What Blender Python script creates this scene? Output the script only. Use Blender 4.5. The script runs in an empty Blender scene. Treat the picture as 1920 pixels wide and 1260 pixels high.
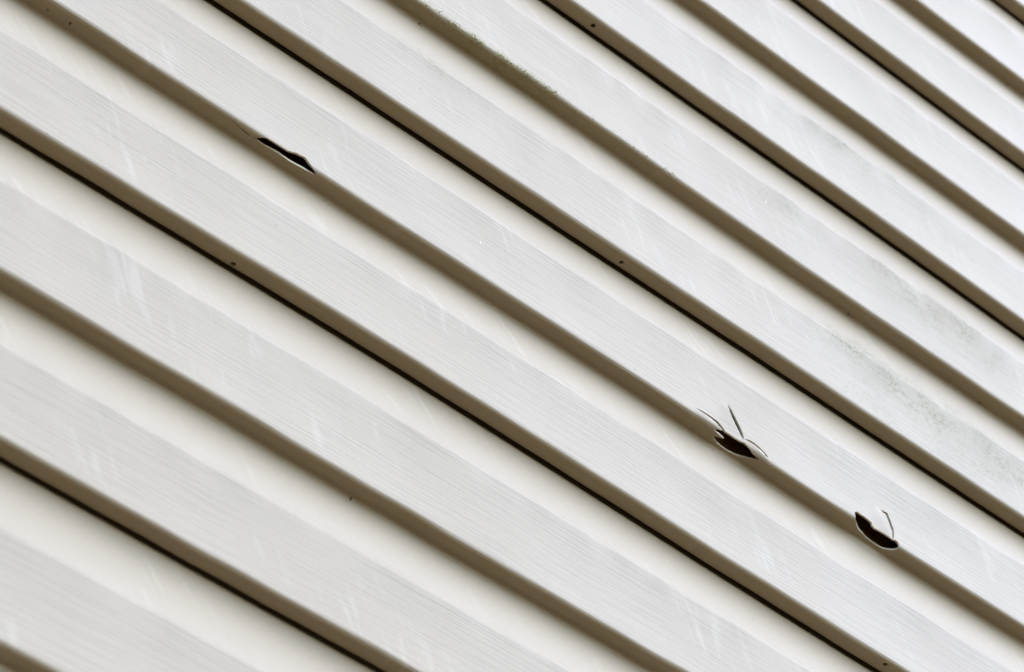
import bpy, math, random
import numpy as np
from mathutils import Matrix, Vector
from mathutils.geometry import delaunay_2d_cdt

SC = bpy.context.scene
COL = SC.collection

# ------------------------------------------------------------------ camera
cd = bpy.data.cameras.new('camera')
cam = bpy.data.objects.new('camera', cd)
COL.objects.link(cam)
cd.sensor_fit = 'HORIZONTAL'
cd.sensor_width = 36
cd.lens = 93.75
cd.clip_start = .05
cd.clip_end = 500
RIGHT = Vector((0.77368639, -0.62760165, 0.08674989))
DOWN = Vector((0.49099128, 0.50739377, -0.7081519))
FWD = Vector((0.40042095, 0.59048093, 0.70071059))
EYE = Vector((0, -1.0603814, -0.83816441))
m = Matrix((RIGHT, -DOWN, -FWD)).transposed().to_4x4()
m.translation = EYE
cam.matrix_world = m
cd.dof.use_dof = True
cd.dof.focus_distance = 1.84
cd.dof.aperture_fstop = 11
SC.camera = cam

# ------------------------------------------------------------------ light: an overcast sky
EL, AZ = 50, 135                          # sun height, compass direction (degrees)
w = bpy.data.worlds.new('World')
SC.world = w
w.use_nodes = True
nt = w.node_tree
sky = nt.nodes.new('ShaderNodeTexSky')
sky.sky_type = 'NISHITA'
sky.sun_disc = False
sky.sun_elevation = math.radians(EL)
sky.sun_rotation = math.radians(AZ)
sky.dust_density = .4
sky.ozone_density = 6.0
sky.air_density = 1.0
hsv = nt.nodes.new('ShaderNodeHueSaturation')
hsv.inputs['Saturation'].default_value = .87
nt.links.new(sky.outputs[0], hsv.inputs['Color'])
bg = nt.nodes['Background']
bg.inputs['Strength'].default_value = .15
nt.links.new(hsv.outputs[0], bg.inputs['Color'])
sd = bpy.data.lights.new('sun', 'SUN')
sd.energy = .5
sd.angle = math.radians(80)
sd.color = (1, .99, .975)
sun = bpy.data.objects.new('sun', sd)
COL.objects.link(sun)
a, e = math.radians(AZ), math.radians(EL)
to_sun = Vector((math.sin(a) * math.cos(e), math.cos(a) * math.cos(e), math.sin(e)))
sun.rotation_euler = to_sun.to_track_quat('Z', 'Y').to_euler()
SC.view_settings.view_transform = 'Standard'
SC.view_settings.look = 'None'
SC.view_settings.gamma = 1
SC.view_settings.use_curve_mapping = False
SC.view_settings.exposure = 2.33
SC.cycles.max_bounces = 12
SC.cycles.diffuse_bounces = 8

# ---- surface of the siding (plain numpy) ----
H = 0.1143                                # height of one lap
OFF = {0: [(.42, -8.0)], 1: [(.39, 1.4), (1.2, 0)], 2: [(.36, -1.5), (1.2, -.3)],
       3: [(.33, 2.2), (.72, 4.2), (1.08, -1.8)], 4: [(.34, -1), (.7, -2.3), (1.2, -2.9)],
       5: [(.47, -6.3), (.70, -4.8), (1.2, -2.6)], 6: [(.6, -4.0), (1.2, -4.1)], 7: [(1.2, .2)],
       8: [(1.2, -1.3)], 9: [(1.2, .2)], 10: [(1.2, -4.8)], 11: [(1.27, 0.2)]}


def off(k, x):
    """sag of the butt line k along the wall, metres"""
    p = OFF.get(k)
    if p is None:
        return np.zeros_like(x)
    px = [a for a, b in p]
    pv = [b * .001 for a, b in p]
    # average of shifted linear interpolations: a soft curve through the knots
    return sum(np.interp(x + d, px, pv) for d in (-.12, -.08, -.04, 0, .04, .08, .12)) / 7.0


def wave(x, seed, lo, hi, n=7):
    r = np.random.RandomState(seed + 1000)
    o = np.zeros_like(x)
    for i in range(n):
        L = lo * (hi / lo) ** r.rand()
        o = o + np.sin(x * 2 * np.pi / L + r.rand() * 6.283) * (.5 + r.rand())
    return o / n ** .5


def bez(p0, p1, p2, n):
    t = np.linspace(0, 1, n)[:, None]
    return (1 - t) ** 2 * np.array(p0) + 2 * t * (1 - t) * np.array(p1) + t * t * np.array(p2)


ZC = H - .050


def profile(k):
    """cross-section of lap k from its butt's inner edge up to the top of its cove: (y, z), and the two split rows"""
    lock = k % 2 != 0
    P = []
    if lock:                               # hooked lip of the panel's lower edge
        P += [(.0128, .0090), (.0140, .0088), (.0144, .0060), (.0144, .0030), (.0142, .0012), (.0136, .0004), (.0124, .0001)]
    else:
        P += [(.0130, .0000), (.0118, .0001)]
    P += [(y, .0001) for y in (.0100, .0080, .0060, .0045)]
    a = np.linspace(0, np.pi / 2, 7)
    r = .0030
    P += [(r - r * np.sin(t), r - r * np.cos(t)) for t in a]
    nb = len(P) - 7                        # butt ends where the corner's round starts
    P += [(.0008 * np.sin(np.pi * (z - .003) / (ZC - .006)), z) for z in np.linspace(.0045, ZC - .0035, 18)]
    P += [tuple(q) for q in bez((0, ZC - .0030), (.0001, ZC), (.0016, ZC + .0026), 5)]
    nf = len(P) - 1                        # face ends, cove begins
    if k % 2 != 0:                         # mid-panel butt above: the cove runs round into it
        c = bez((.0016, ZC + .0026), (.0126, H - .015), (.0152, H - .0028), 16)[1:]
        P += [tuple(q) for q in c]
        P += [(.0130 + .0022 * np.cos(t), H - .0024 + .0024 * np.sin(t)) for t in np.linspace(.12, np.pi / 2, 7)]
    else:                                  # next panel's hook above: the cove goes on up behind it
        c = bez((.0016, ZC + .0026), (.0138, H - .016), (.0153, H - .0052), 16)[1:]
        P += [tuple(q) for q in c]
        P += [(.0157, H - .0034), (.0162, H - .0020), (.0172, H - .0006), (.0188, H + .0010), (.0204, H + .0032), (.0215, H + .0100), (.0222, H + .022), (.0225, H + .036), (.0225, H + .050)]
    P = np.array(P)
    s = np.concatenate([[0], np.cumsum(np.hypot(*np.diff(P, axis=0).T))])
    return P, s, nb, nf


PROF = {0: profile(0), 1: profile(1)}
SCOR = [None, None]


# cracks whose one side has sprung outwards: ends (x, s), side, height, reach, metres
LIFTS = [(.910, .0456, .929, .0181, -1, .0016, .011), (.926, .0188, .955, .0151, -1, .0013, .004),
         (.880, .0184, .911, .0142, -1, .0009, .005), (1.064, .0366, 1.080, .0126, -1, .0015, .010)]


def surf(k, x, s):
    """point of lap k at wall position x and profile length s (arrays of one shape) -> (...,3), world"""
    P, S, nb, nf = PROF[k % 2]
    x = np.asarray(x, float)
    y = np.interp(s, S, P[:, 0])
    z = np.interp(s, S, P[:, 1])
    t = np.clip(z / H, 0, 1)
    w0, w1 = 1 - t, t
    g = np.exp(-((z - ZC) / .012) ** 2)    # crease
    c = np.exp(-(z / .010) ** 2)           # lower corner
    b = np.sin(np.pi * np.clip(z / ZC, 0, 1))
    dy = (w0 * wave(x, k * 5, .35, 1.1) + w1 * wave(x, k * 5 + 5, .35, 1.1)) * .0004
    dy = dy + g * wave(x, k * 5 + 1, .03, .16) * .00036 + b * wave(x, k * 5 + 2, .06, .30) * .00028
    dz = w0 * off(k, x) + w1 * off(k + 1, x) + g * wave(x, k * 5 + 3, .06, .25) * .00025 \
        + c * wave(x, k * 5 + 4, .05, .22) * .00024
    if k == 4:                             # torn edges sprung out of line
        for ax, as_, bx, bs, side, amp, reach in LIFTS:
            ux, us = bx - ax, bs - as_
            L = (ux * ux + us * us) ** .5
            al = ((x - ax) * ux + (s - as_) * us) / L ** 2
            d = ((x - ax) * -us + (s - as_) * ux) / L * side
            dy = dy - amp * np.where(d > 0, np.exp(-(d / reach) ** 2), 0) * np.sin(np.pi * np.clip(al, 0, 1)) ** .8 * np.clip(s / .004, 0, 1)
    if k % 2 != 0:                         # corner wander of the mid butt reaches round into this cove's end
        u = np.exp(-((z - H) / .010) ** 2)
        dz = dz + u * wave(x, (k + 1) * 5 + 4, .05, .22) * .00024
    return np.stack([x + 0 * y, y + dy, k * H + z + dz], -1)


def surf_n(k, x, s):
    S = PROF[k % 2][1]
    e = 1e-4
    s0, s1 = np.clip(s - 4e-4, 0, S[-1]), np.clip(s + 4e-4, 0, S[-1])
    n = np.cross(surf(k, x + e, s) - surf(k, x - e, s), surf(k, x, s1) - surf(k, x, s0))
    return n / np.linalg.norm(n, axis=-1, keepdims=True)   # points outwards (-y)
# ---- end of surface ----

CUTS4 = [
    [(501.5, 7.3), (504.1, 9.8), (506.8, 12.2), (509.4, 13.3), (514.8, 13.6), (520.2, 13.6), (525.4, 13.8), (528.6, 15.3), (531.8, 16.9), (535.0, 17.2), (538.8, 18.2), (540.3, 17.3), (543.0, 15.5), (545.6, 13.6), (548.4, 12.0), (551.1, 10.2), (550.0, 9.4), (546.0, 8.8), (540.6, 8.6), (535.6, 8.0), (530.2, 7.7), (524.6, 8.0), (521.1, 8.2), (517.4, 7.9), (514.0, 7.4), (509.8, 7.1), (505.7, 7.5), (502.4, 7.5)],   # long torn hole
    [(902.0, 10.2), (903.2, 11.6), (905.7, 12.9), (908.1, 13.6), (910.1, 14.7), (914.6, 14.6), (920.4, 14.3), (925.1, 14.8), (929.4, 15.3), (932.9, 14.0), (936.6, 12.6), (938.6, 11.3), (942.3, 10.8), (946.8, 10.3), (944.1, 7.6), (940.3, 5.6), (935.3, 3.4), (930.4, 1.7), (924.7, 1.1), (918.8, 1.2), (913.4, 2.1), (909.3, 3.4), (906.3, 5.5), (908.2, 6.5), (913.5, 8.8), (910.0, 9.5), (906.5, 10.0), (903.0, 10.3)],   # split hole
    [(1039.4, 17.3), (1040.5, 19.0), (1042.3, 20.0), (1045.9, 19.6), (1050.0, 19.7), (1054.1, 18.9), (1056.7, 18.2), (1057.3, 15.7), (1059.4, 14.4), (1064.1, 14.6), (1069.0, 14.6), (1073.0, 14.4), (1077.3, 14.5), (1081.2, 16.6), (1083.7, 16.0), (1085.0, 14.1), (1085.6, 12.3), (1085.5, 10.1), (1084.3, 7.5), (1081.5, 5.1), (1078.2, 3.2), (1074.7, 2.5), (1070.5, 2.5), (1065.2, 2.6), (1060.0, 3.2), (1054.3, 4.8), (1049.9, 6.1), (1044.8, 9.2), (1040.7, 12.8)],   # bean hole
    [(480.5, 11.8), (484.7, 10.1), (491.6, 8.0), (496.9, 7.3), (501.0, 7.3), (496.8, 8.1), (491.5, 8.6), (484.8, 10.5)],   # hairline
    [(881.8, 18.6), (887.0, 18.9), (892.7, 18.9), (898.3, 18.5), (902.6, 17.6), (905.8, 15.6), (908.7, 13.7), (911.8, 13.4), (910.3, 16.0), (907.5, 18.1), (904.0, 19.9), (899.2, 20.4), (893.3, 20.4), (887.5, 20.1)],   # curved split
    [(913.2, 43.5), (914.0, 37.0), (916.4, 31.7), (919.8, 26.8), (923.0, 23.2), (925.8, 20.1), (927.8, 17.9), (929.3, 19.6), (928.7, 23.4), (926.5, 27.5), (923.7, 31.7), (920.1, 36.5), (916.8, 40.7)],   # upright split
    [(928.4, 19.2), (934.0, 19.7), (939.2, 20.0), (944.4, 19.1), (949.1, 17.6), (951.6, 15.4), (953.3, 15.5), (952.7, 17.0), (949.9, 18.9), (945.3, 20.7), (940.1, 21.9), (934.8, 21.8)],   # right split
    [(1066.5, 37.8), (1069.1, 36.3), (1071.9, 36.3), (1074.2, 32.1), (1076.1, 27.8), (1077.8, 23.8), (1078.2, 20.2), (1077.9, 16.0), (1078.0, 13.8), (1079.4, 16.9), (1080.0, 21.4), (1079.9, 25.6), (1078.3, 29.8), (1076.4, 34.2), (1073.7, 38.7), (1070.1, 38.2)],   # hooked split
]

GROUND = -2.40
X0, X1 = -1.1, 3.2


def tag(o, label=None, cat=None, group=None, kind=None):
    for k, v in (('label', label), ('category', cat), ('group', group), ('kind', kind)):
        if v:
            o[k] = v
    return o


# ------------------------------------------------------------------ materials
class NT:
    def __init__(self, name):
        self.m = bpy.data.materials.new(name)
        self.m.use_nodes = True
        self.t = self.m.node_tree
        self.b = self.t.nodes['Principled BSDF']

    def n(self, typ, **kw):
        o = self.t.nodes.new(typ)
        for k, v in kw.items():
            if k.startswith('i_'):
                key = k[2:]
                key = int(key) if key.isdigit() else key.replace('_', ' ')
                o.inputs[key].default_value = v
            else:
                setattr(o, k, v)
        return o

    def l(self, a, b):
        self.t.links.new(a, b)

    def math(self, op, a, b=None, c=None, clamp=False):
        o = self.n('ShaderNodeMath', operation=op)
        o.use_clamp = clamp
        for i, v in enumerate((a, b, c)):
            if v is None:
                continue
            if isinstance(v, (int, float)):
                o.inputs[i].default_value = v
            else:
                self.l(v, o.inputs[i])
        return o.outputs[0]

    def ramp(self, v, lo, hi):
        o = self.n('ShaderNodeMapRange', interpolation_type='SMOOTHSTEP')
        self.l(v, o.inputs[0])
        o.inputs[1].default_value = lo
        o.inputs[2].default_value = hi
        return o.outputs[0]

    def noise(self, vec, scale=1, detail=2, rough=.5):
        o = self.n('ShaderNodeTexNoise', i_Scale=scale, i_Detail=detail, i_Roughness=rough)
        self.l(vec, o.inputs['Vector'])
        return o.outputs[0]

    def mix(self, f, a, b, blend='MIX'):
        o = self.n('ShaderNodeMix', data_type='RGBA', blend_type=blend)
        for i, v in ((0, f), (6, a), (7, b)):
            if isinstance(v, (int, float, tuple)):
                o.inputs[i].default_value = v
            else:
                self.l(v, o.inputs[i])
        return o.outputs[2]


BASE = (.36, .270, .171, 1)


def vinyl(name, grain, ior=1.5):
    k = NT(name)
    pos = k.n('ShaderNodeNewGeometry').outputs['Position']
    sep = k.n('ShaderNodeSeparateXYZ')
    k.l(pos, sep.inputs[0])
    x, y, z = sep.outputs
    v = k.math('SUBTRACT', z, y)
    # --- embossed wood grain: long wavering lines along the wall
    warp = k.math('MULTIPLY', k.math('SUBTRACT', k.noise(pos, 9, 2), .5), .0060)
    vg = k.math('ADD', v, warp)

    def gvec(fx, fz, sh=0.0):
        c = k.n('ShaderNodeCombineXYZ')
        k.l(k.math('MULTIPLY', x, fx), c.inputs[0])
        c.inputs[1].default_value = sh
        k.l(k.math('MULTIPLY', vg, fz), c.inputs[2])
        return c.outputs[0]
    g1 = k.noise(gvec(16, 560), 1, .6, .5)
    g2 = k.noise(gvec(40, 1150, 7.3), 1, 1, .5)
    g3 = k.noise(gvec(9, 60, 3.1), 1, 2, .5)          # stretches of deep and of worn grain
    groove = k.ramp(g1, .55, .36)
    depth = k.math('ADD', k.math('MULTIPLY', g3, .9), .3)
    fine = k.math('MULTIPLY', k.ramp(g2, .52, .30), .45)
    gr = k.math('MULTIPLY', k.math('ADD', groove, fine), depth)
    pit = k.noise(pos, 900, 2)                         # faint orange peel everywhere
    # --- colour
    tone = k.noise(pos, 5, 3)
    col = k.mix(k.math('MULTIPLY', k.ramp(tone, .35, .7), .35), BASE, (.345, .256, .161, 1))
    if grain > 0:                                      # dust settled in the grooves
        col = k.mix(k.math('MULTIPLY', gr, .17 * grain), col, (.21, .15, .09, 1))
    # wiped, chalky streaks running down and to the right
    mp = k.n('ShaderNodeMapping', vector_type='TEXTURE')
    wv = k.n('ShaderNodeVectorMath', operation='MULTIPLY_ADD')
    wn0 = k.n('ShaderNodeTexNoise', i_Scale=16.0, i_Detail=2.0)
    k.l(pos, wn0.inputs['Vector'])
    k.l(wn0.outputs['Color'], wv.inputs[0])
    wv.inputs[1].default_value = (.013, 0, .013)
    k.l(pos, wv.inputs[2])
    k.l(wv.outputs[0], mp.inputs[0])
    mp.inputs['Rotation'].default_value = (0, math.radians(60), 0)
    mp.inputs['Scale'].default_value = (.060, 1, .0080)
    st = k.ramp(k.noise(mp.outputs[0], 1, 2, .6), .52, .68)
    pa = k.ramp(k.noise(pos, 13, 2), .46, .66)
    chalk = k.math('MULTIPLY', k.math('MULTIPLY', st, pa), .36)
    col = k.mix(chalk, col, (.46, .37, .26, 1))
    # mildew: grey-green pepper in patches
    at = k.n('ShaderNodeAttribute', attribute_name='mildew').outputs['Fac']
    sp = k.math('MULTIPLY', k.ramp(k.noise(gvec(300, 460, 1.7), 1, 3, .8), .46, .62), k.ramp(k.noise(pos, 45, 3), .30, .66))
    mil = k.math('MULTIPLY', at, k.math('ADD', k.math('MULTIPLY', sp, .62), .20), clamp=True)
    col = k.mix(mil, col, (.135, .125, .045, 1))
    # algae film on one butt's edge
    al = k.n('ShaderNodeAttribute', attribute_name='algae').outputs['Fac']
    alg = k.math('MULTIPLY', al, k.ramp(k.noise(pos, 420, 4, .7), .36, .66), clamp=True)
    col = k.mix(alg, col, (.17, .155, .022, 1))
    # fine dusty speckle
    col = k.mix(k.math('MULTIPLY', k.ramp(k.noise(pos, 620, 2, .7), .42, .62), .09), col, (.22, .17, .105, 1))
    # pin-prick dirt
    vo = k.n('ShaderNodeTexVoronoi', i_Scale=75.0)
    k.l(pos, vo.inputs['Vector'])
    wn = k.n('ShaderNodeTexWhiteNoise')
    k.l(vo.outputs['Color'], wn.inputs['Vector'])
    dot = k.math('MULTIPLY', k.ramp(vo.outputs['Distance'], .07, .03), k.math('GREATER_THAN', wn.outputs['Value'], .95))
    col = k.mix(k.math('MULTIPLY', dot, .55), col, (.09, .06, .03, 1))
    k.l(col, k.b.inputs['Base Color'])
    k.l(k.math('MULTIPLY', k.math('SUBTRACT', 1, k.math('MAXIMUM', mil, alg)), .5), k.b.inputs['Specular IOR Level'])
    ro = k.math('ADD', k.math('MULTIPLY', tone, .16), .42)
    k.l(ro, k.b.inputs['Roughness'])
    k.b.inputs['IOR'].default_value = ior
    bp = k.n('ShaderNodeBump', i_Strength=1.0, i_Distance=.00009)
    hgt = k.math('SUBTRACT', k.math('MULTIPLY', pit, .10), k.math('MULTIPLY', gr, grain))
    k.l(hgt, bp.inputs['Height'])
    k.l(bp.outputs[0], k.b.inputs['Normal'])
    return k.m


def plain(name, c1, c2, scale, rough=.8, bump=0.0):
    k = NT(name)
    tc = k.n('ShaderNodeTexCoord').outputs['Object']
    nz = k.noise(tc, scale, 5, .6)
    k.l(k.mix(k.ramp(nz, .3, .7), c1 + (1,), c2 + (1,)), k.b.inputs['Base Color'])
    k.b.inputs['Roughness'].default_value = rough
    if bump:
        bp = k.n('ShaderNodeBump', i_Strength=.8, i_Distance=bump)
        k.l(nz, bp.inputs['Height'])
        k.l(bp.outputs[0], k.b.inputs['Normal'])
    return k.m


M_FACE = vinyl('grained_vinyl', 1.0)
M_COVE = vinyl('smooth_vinyl', .10)
M_BUTT = vinyl('butt_vinyl', .5, 1.25)
M_EDGE = plain('cut_vinyl_edge', (.60, .49, .35), (.48, .38, .25), 300, .6)
M_FELT = plain('felt_paper', (.24, .10, .022), (.34, .15, .035), 30, .9, .001)
M_SOIL = plain('leaf_litter', (.088, .050, .005), (.066, .043, .004), 3, .95, .02)
M_CONC = plain('foundation_concrete', (.30, .28, .25), (.22, .21, .19), 12, .9, .003)
M_DIRT = plain('dark_dirt', (.030, .022, .013), (.075, .055, .030), 900, .9)
M_CHIP = plain('white_chip', (.85, .72, .55), (.80, .68, .52), 900, .6)
M_ALGAE = plain('green_algae', (.12, .12, .008), (.24, .215, .020), 700, 1.0)
M_ALGAE.node_tree.nodes['Principled BSDF'].inputs['Specular IOR Level'].default_value = .1

# ------------------------------------------------------------------ ground
me = bpy.data.meshes.new('ground')
g = 400
me.from_pydata([(-g, -g, GROUND), (g, -g, GROUND), (g, g, GROUND), (-g, g, GROUND)], [], [(0, 1, 2, 3)])
ground = bpy.data.objects.new('ground', me)
COL.objects.link(ground)
me.materials.append(M_SOIL)
tag(ground, kind='structure')


def box(name, lo, hi, mat, parent=None):
    vs = [(x, y, z) for x in (lo[0], hi[0]) for y in (lo[1], hi[1]) for z in (lo[2], hi[2])]
    fs = [(0, 1, 3, 2), (4, 6, 7, 5), (0, 4, 5, 1), (2, 3, 7, 6), (0, 2, 6, 4), (1, 5, 7, 3)]
    me = bpy.data.meshes.new(name)
    me.from_pydata(vs, [], fs)
    me.materials.append(mat)
    o = bpy.data.objects.new(name, me)
    COL.objects.link(o)
    o.parent = parent
    return o


wall = box('sheathing_wall', (X0 - .02, .0268, GROUND + .45), (X1 + .02, .16, 3.0), M_FELT)
tag(wall, 'dark brown papered wall showing only through the torn holes in the siding', 'wall')
base = box('foundation', (X0 - .02, .025, GROUND - .2), (X1 + .02, .26, GROUND + .4495), M_CONC, wall)

# ------------------------------------------------------------------ siding
def ellipse(cx, cs, rx, rs, n=14):
    return [(cx + rx * math.cos(i / n * 6.2832), cs + rs * math.sin(i / n * 6.2832)) for i in range(n)]


CUTS = {4: CUTS4, 3: [ellipse(510.4, 12.6, 2.1, 1.8), ellipse(1073.7, 18.0, 2.0, 1.8)],
        5: [ellipse(812.8, 14.5, 1.8, 1.7)], 7: [ellipse(765.0, 15.7, 2.2, 2.1, 9)]}
WALLT = .0015                              # thickness of the vinyl

# patches of mildew: lap, x, z (mm), reach along and up, strength
MILDEW = [(7, 1030, 857, 42, 11, .9), (7, 1055, 850, 50, 24, .35), (7, 1130, 845, 60, 26, .3), (5, 1150, 600, 80, 34, .5), (7, 1080, 863, 14, 7, .8), (5, 1040, 632, 40, 16, 1.0), (5, 1085, 624, 50, 22, 1.0),
          (5, 1130, 622, 45, 22, .9), (5, 1195, 612, 55, 22, .9), (6, 1110, 727, 46, 16, .8), (6, 1150, 733, 50, 17, .9),
          (6, 1190, 728, 40, 18, .7), (6, 962, 735, 30, 9, .5), (5, 612, 629, 26, 9, .6), (5, 645, 626, 30, 9, .5),
          (5, 1061, 580, 40, 14, .5), (4, 1100, 505, 60, 20, .25), (6, 1077, 741, 22, 8, .9)]


def stains(k, V):
    mil = np.zeros(len(V))
    for kk, cx, cz, rx, rz, a in MILDEW:
        if kk == k:
            d = ((V[:, 0] * 1000 - cx) / rx) ** 2 + ((V[:, 2] * 1000 - cz) / rz) ** 2
            mil = np.maximum(mil, a * np.exp(-d * .8))
    alg = np.zeros(len(V))
    if k == 6:
        X = V[:, 0]
        ln = .25 * np.clip((X - .56) / .05, 0, 1) * np.clip((.86 - X) / .16, 0, 1) + .75 * np.exp(-((X - .675) / .055) ** 2)
        dz = V[:, 2] - (6 * H + off(6, X))
        up = np.where(dz > .001, np.exp(-((dz - .001) / .0042) ** 2), np.exp(-((dz - .001) / .02) ** 2) * .55)
        alg = ln * up * (.75 + .35 * wave(X, 77, .015, .08))
        alg = np.clip(alg, 0, 1)
    return mil, alg


def mesh_part(name, V, N, faces, mats, mat_idx, k, parent):
    me = bpy.data.meshes.new(name)
    used = sorted({i for f in faces for i in f})
    re = {u: i for i, u in enumerate(used)}
    V = V[used]
    N = N[used]
    me.from_pydata([tuple(v) for v in V], [], [tuple(re[i] for i in f) for f in faces])
    for mt in mats:
        me.materials.append(mt)
    me.polygons.foreach_set('material_index', mat_idx)
    me.polygons.foreach_set('use_smooth', [True] * len(faces))
    me.normals_split_custom_set_from_vertices([tuple(n) for n in N])
    for nm, a in zip(('mildew', 'algae'), stains(k, V)):
        at = me.attributes.new(nm, 'FLOAT', 'POINT')
        at.data.foreach_set('value', a.astype(np.float32))
    o = bpy.data.objects.new(name, me)
    COL.objects.link(o)
    o.parent = parent
    return o


def inside(pt, poly):
    c = False
    n = len(poly)
    for i in range(n):
        (x1, y1), (x2, y2) = poly[i], poly[(i + 1) % n]
        if (y1 > pt[1]) != (y2 > pt[1]) and pt[0] < (x2 - x1) * (pt[1] - y1) / (y2 - y1) + x1:
            c = not c
    return c


def near(pt, poly):
    p = np.array(poly)
    q = np.roll(p, -1, 0)
    d = q - p
    t = np.clip(((pt - p) * d).sum(1) / ((d * d).sum(1) + 1e-12), 0, 1)
    return np.hypot(*(p + d * t[:, None] - pt).T).min()


def build_lap(k, parent, fine=True):
    P, S, nb, nf = PROF[k % 2]
    if fine:
        xs = np.concatenate([np.arange(X0, .20, .05), np.arange(.20, 1.46, .0035), np.arange(1.48, X1 + .001, .05)])
    else:
        xs = np.arange(X0, X1 + .001, .06)
    ni, nj = len(xs), len(S)
    XX, SS = np.meshgrid(xs, S, indexing='ij')
    V = surf(k, XX, SS).reshape(-1, 3)
    N = surf_n(k, XX, SS).reshape(-1, 3)
    faces = {'butt': [], 'lap': [], 'cove': []}
    mats = {'butt': [], 'lap': [], 'cove': []}

    def part(j):
        return 'butt' if j < nb else 'lap' if j < nf else 'cove'
    # windows of the grid that are replaced by a triangulation with the holes left open
    cuts = [[(a * .001, b * .001) for a, b in c] for c in CUTS.get(k, [])] if fine else []
    skip = np.zeros((ni - 1, nj - 1), bool)
    wins = []
    for c in cuts:
        i0 = int(np.searchsorted(xs, min(q[0] for q in c)) - 3)
        i1 = int(np.searchsorted(xs, max(q[0] for q in c)) + 2)
        j1 = int(np.searchsorted(S, max(q[1] for q in c)) + 2)
        wins.append([i0, i1, j1, [c]])
    merged = True
    while merged:
        merged = False
        for a in range(len(wins)):
            for b in range(a + 1, len(wins)):
                A, B = wins[a], wins[b]
                if A[0] <= B[1] and B[0] <= A[1]:
                    wins[a] = [min(A[0], B[0]), max(A[1], B[1]), max(A[2], B[2]), A[3] + B[3]]
                    del wins[b]
                    merged = True
                    break
            if merged:
                break
    extraV, extraN = [], []
    base = len(V)
    for i0, i1, j1, cc in wins:
        j1 = min(j1, nf)
        skip[i0:i1, 0:j1] = True
        pts, ids = [], {}
        for i in range(i0, i1 + 1):
            for j in range(0, j1 + 1):
                p = np.array([xs[i], S[j]])
                border = i in (i0, i1) or j in (0, j1)
                if not border and j != nb and any(near(p, c) < .0006 or inside(p, c) for c in cc):
                    continue
                ids[(i, j)] = len(pts)
                pts.append((float(p[0]), float(p[1])))
        ed = []
        for i in range(i0, i1):
            ed += [(ids[(i, 0)], ids[(i + 1, 0)]), (ids[(i, j1)], ids[(i + 1, j1)])]
            if 0 < nb < j1:
                ed.append((ids[(i, nb)], ids[(i + 1, nb)]))
        for j in range(j1):
            ed += [(ids[(i0, j)], ids[(i0, j + 1)]), (ids[(i1, j)], ids[(i1, j + 1)])]
        for c in cc:
            # densify the outline with a little raggedness so that it bends with the surface
            d = []
            for q in range(len(c)):
                a_, b_ = np.array(c[q]), np.array(c[(q + 1) % len(c)])
                n_ = max(1, int(np.hypot(*(b_ - a_)) / .0012))
                for u in range(n_):
                    d.append(tuple(a_ + (b_ - a_) * u / n_))
            o = len(pts)
            pts += [(float(q[0]), float(q[1])) for q in d]
            ed += [(o + q, o + (q + 1) % len(d)) for q in range(len(d))]
        vo, eo, fo, *_ = delaunay_2d_cdt([Vector(p) for p in pts], ed, [], 0, 1e-7)
        vo = np.array([(v.x, v.y) for v in vo])
        v3 = surf(k, vo[:, 0], vo[:, 1])
        n3 = surf_n(k, vo[:, 0], vo[:, 1])
        off0 = base + sum(len(e_) for e_ in extraV)
        extraV.append(v3)
        extraN.append(n3)
        kept = []
        for f in fo:
            ce = vo[list(f)].mean(0)
            if any(inside(ce, c) for c in cc):
                continue
            a2 = 0
            for q in range(len(f)):
                p1, p2 = vo[f[q]], vo[f[(q + 1) % len(f)]]
                a2 += p1[0] * p2[1] - p1[1] * p2[0]
            f = list(f) if a2 > 0 else list(f)[::-1]
            kept.append((f, ce))
            pn = 'butt' if ce[1] < S[nb] else 'lap'
            faces[pn].append([off0 + q for q in f])
            mats[pn].append(0)
        # cut edge of the sheet: walls round each opening
        cnt = {}
        for f, ce in kept:
            for q in range(len(f)):
                key = (f[q], f[(q + 1) % len(f)])
                cnt[key] = ce
        rim = [(e_, ce) for e_, ce in cnt.items() if (e_[1], e_[0]) not in cnt]
        rv, rn = [], []
        ro = off0 + len(v3)
        for (a_, b_), ce in rim:
            pa, pb = vo[a_], vo[b_]
            onb = (abs(pa[0] - pb[0]) < 1e-9 and (abs(pa[0] - xs[i0]) < 1e-6 or abs(pa[0] - xs[i1]) < 1e-6)) or \
                  (abs(pa[1] - pb[1]) < 1e-9 and (pa[1] < 1e-6 or abs(pa[1] - S[j1]) < 1e-6))
            if onb:
                continue
            q = len(rv)
            da, db = v3[a_] - n3[a_] * WALLT, v3[b_] - n3[b_] * WALLT
            nn = np.cross(v3[b_] - v3[a_], da - v3[a_])
            nn = -nn / (np.linalg.norm(nn) + 1e-12)
            rv += [v3[a_], v3[b_], db, da]
            rn += [nn] * 4
            pn = 'butt' if ce[1] < S[nb] else 'lap'
            faces[pn].append([ro + q + 1, ro + q, ro + q + 3, ro + q + 2])
            mats[pn].append(1)
        extraV.append(np.array(rv))
        extraN.append(np.array(rn))
    for i in range(ni - 1):
        for j in range(nj - 1):
            if skip[i, j]:
                continue
            pn = part(j)
            a_ = i * nj + j
            faces[pn].append([a_, a_ + nj, a_ + nj + 1, a_ + 1])
            mats[pn].append(0)
    if extraV:
        V = np.concatenate([V] + extraV)
        N = np.concatenate([N] + extraN)
    lap = mesh_part('lap', V, N, faces['lap'], [M_FACE, M_EDGE], mats['lap'], k, parent)
    mesh_part('cove', V, N, faces['cove'], [M_COVE], mats['cove'], k, lap)
    mesh_part('butt', V, N, faces['butt'], [M_BUTT, M_EDGE], mats['butt'], k, lap)
    return lap


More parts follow.
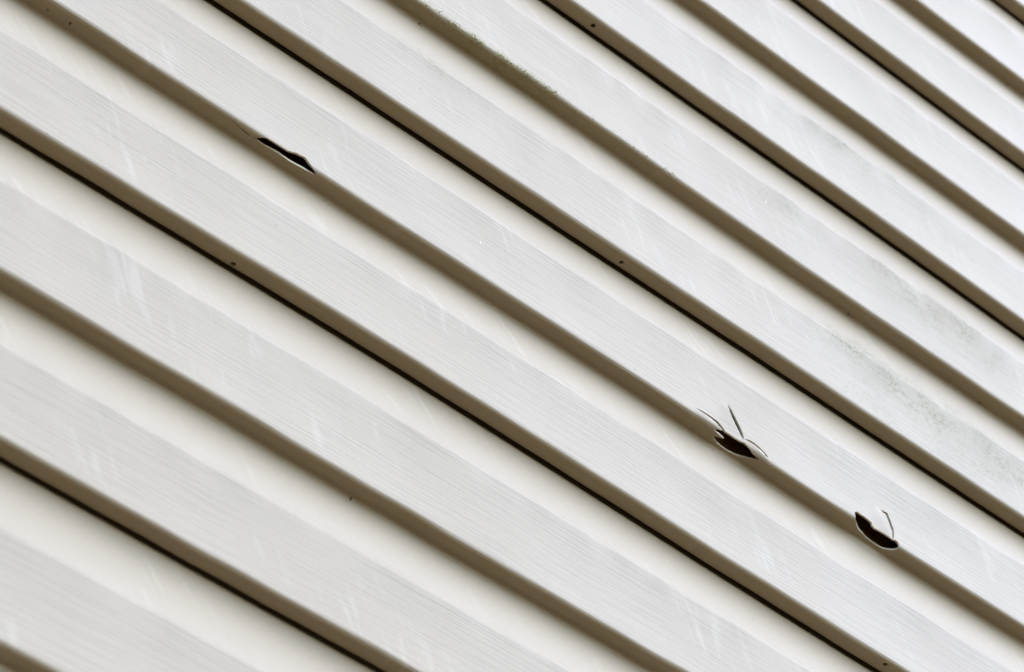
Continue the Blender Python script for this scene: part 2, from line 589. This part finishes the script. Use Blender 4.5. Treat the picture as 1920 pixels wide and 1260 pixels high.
GROUP = 'double-lap vinyl siding panels'
LABELS = {
    -1: 'cream siding panel cut off by the lower left corner, below all the others',
    1: 'cream siding panel next to the lower left corner, with a speck but no hole',
    3: 'cream siding panel with the three black torn holes along its middle step',
    5: 'cream siding panel with green algae on its step end above and grey mildew at the right',
    7: 'white siding panel just above the algae, with a squarish weep hole under its lower edge',
    9: 'clean white siding panel second from the upper right corner, no weep hole',
    11: 'white siding panel cut off by the upper right corner, above all the others',
}
LABELS[5] = 'cream siding panel with a green algae line along its middle step and mildew at right'
for k in range(-1, 12, 2):
    root = bpy.data.objects.new('siding_panel', None)
    COL.objects.link(root)
    root.empty_display_size = .05
    tag(root, LABELS[k], 'siding panel', GROUP)
    build_lap(k, root)
    build_lap(k + 1, root)

# the rest of the wall, above and below what the photograph frames: copies of one plain panel
proto = bpy.data.objects.new('siding_panel', None)
COL.objects.link(proto)
tag(proto, 'plain siding panel of the same wall, outside the framed stretch', 'siding panel', GROUP)
build_lap(13, proto, False)
build_lap(14, proto, False)


def copy_tree(o, parent=None):
    c = o.copy()
    COL.objects.link(c)
    c.parent = parent
    for ch in list(o.children):
        copy_tree(ch, c)
    return c


for k in [15, 17, 19, 21, 23, -3, -5, -7, -9, -11, -13, -15, -17]:
    c = copy_tree(proto)
    c.location.z = (k - 13) * H

# ------------------------------------------------------------------ algae, dirt, chips
rnd = random.Random(5)


def blob(rad, seed, squash=(1, 1, 1), jag=.35):
    """small irregular lump: rings of a jittered sphere"""
    r = random.Random(seed)
    vs, fs = [(0, 0, rad * squash[2])], []
    nr, ns = 3, 7
    for a in range(1, nr + 1):
        th = math.pi * a / (nr + 1)
        for b in range(ns):
            ph = 2 * math.pi * (b + .3 * a) / ns
            q = rad * (1 + jag * (r.random() * 2 - 1))
            vs.append((q * math.sin(th) * math.cos(ph) * squash[0], q * math.sin(th) * math.sin(ph) * squash[1], q * math.cos(th) * squash[2]))
    vs.append((0, 0, -rad * squash[2]))
    for b in range(ns):
        fs.append((0, 1 + b, 1 + (b + 1) % ns))
        for a in range(nr - 1):
            o = 1 + a * ns
            fs.append((o + b, o + ns + b, o + ns + (b + 1) % ns, o + (b + 1) % ns))
        o = 1 + (nr - 1) * ns
        fs.append((o + (b + 1) % ns, o + b, len(vs) - 1))
    return vs, fs


def on_wall(k, x, s, lift=0.0):
    p = surf(k, np.array([x]), np.array([s]))[0]
    n = surf_n(k, np.array([x]), np.array([s]))[0]
    return Vector(p + n * lift), Vector(n)


def fleck(name, k, x, s, pieces, mat, label, cat, seed, group=None):
    p, n = on_wall(k, x, s)
    R = n.to_track_quat('Z', 'Y').to_matrix()
    V, F = [], []
    for (dx, dy, rad, sq) in pieces:
        vs, fs = blob(rad, seed, sq)
        seed += 1
        o = len(V)
        V += [tuple(R @ Vector((a + dx, b + dy, c + rad * sq[2] * .5))) for a, b, c in vs]
        F += [tuple(o + i for i in f) for f in fs]
    me = bpy.data.meshes.new(name)
    me.from_pydata(V, [], F)
    me.materials.append(mat)
    o = bpy.data.objects.new(name, me)
    COL.objects.link(o)
    o.location = p
    tag(o, label, cat, group)
    return o


mm = .001
FLECKS = 'dirt flecks stuck to the siding'
for k, x, s, pcs, lab in [
    (4, .3448, .0044, [(0, 0, .8 * mm, (1, .8, .6))], 'tiny dark fleck at the upper left corner, nearer the edge of the picture'),
    (4, .3611, .0050, [(0, 0, 1.0 * mm, (1, .8, .6)), (.0012, .0003, .5 * mm, (1, 1, 1))], 'small dark fleck under the step by the upper left corner, the larger of two'),
    (5, .6148, .1371, [(0, 0, 1.0 * mm, (.7, 1.2, .6)), (.0018, -.0010, .7 * mm, (1.3, .5, .6)), (-.0012, -.0014, .6 * mm, (.6, 1.4, .6))], 'small forked scrap of debris under the green algae line'),
    (5, .6215, .1428, [(0, 0, .8 * mm, (1.2, .7, .6))], 'dark scrap tucked into the brown shadow just above the forked debris'),
    (1, .6258, .1375, [(0, 0, .9 * mm, (.8, 1.2, .6)), (0, -.0014, .7 * mm, (1.6, .5, .6))], 'lone tiny fleck in the lower middle step of the panel without holes'),
    (5, 1.0462, .1393, [(0, 0, .9 * mm, (.8, 1.2, .6))], 'dark speck right of the picture centre under the step with algae further left'),
    (5, 1.1935, .1400, [(0, 0, .9 * mm, (1.2, .7, .6)), (-.0014, .0004, .6 * mm, (1, .7, .6))], 'brown speck near the right edge, in the step level with the mildew'),
    (9, 1.2552, .1399, [(0, 0, 1.0 * mm, (1, .9, .6))], 'dark speck in the upper right, close to the right edge of the picture'),
]:
    fleck('dirt_fleck', k, x, s, pcs, M_DIRT, lab, 'dirt fleck', int(x * 1000), FLECKS)
fleck('white_chip', 4, .6842, .0446, [(0, 0, .9 * mm, (.6, 1.3, .25))], M_CHIP, 'tiny white chip on the lap face between the long torn hole and the centre', 'chip', 11, 'white chips on the lap faces')
fleck('white_chip', 6, .9441, .0543, [(0, 0, .9 * mm, (.7, 1.2, .25))], M_CHIP, 'tiny white chip on the lap face above the mildew, right of the algae', 'chip', 12, 'white chips on the lap faces')

V, F = [], []
nbs = PROF[0][1][PROF[0][2]]
for i in range(800):
    x = rnd.gauss(.675, .05) if rnd.random() < .65 else .58 + .28 * rnd.random()
    dens = .5 + .5 * float(wave(np.array([x]), 77, .015, .08)[0])
    if rnd.random() > dens * min(1, max(0, (x - .56) / .05)):
        continue
    s = nbs + .0032 + rnd.gauss(0, .0016)
    p, n = on_wall(6, x, s)
    vs, fs = blob((.16 + .34 * rnd.random() ** 3) * mm, i, (1, 1, 1), .5)
    o = len(V)
    V += [tuple(p + Vector(q)) for q in vs]
    F += [tuple(o + j for j in f) for f in fs]
me = bpy.data.meshes.new('algae')
me.from_pydata(V, [], F)
me.materials.append(M_ALGAE)
al = bpy.data.objects.new('algae', me)
COL.objects.link(al)
tag(al, 'crusty green algae growing along the edge of one siding step', 'algae', kind='stuff')
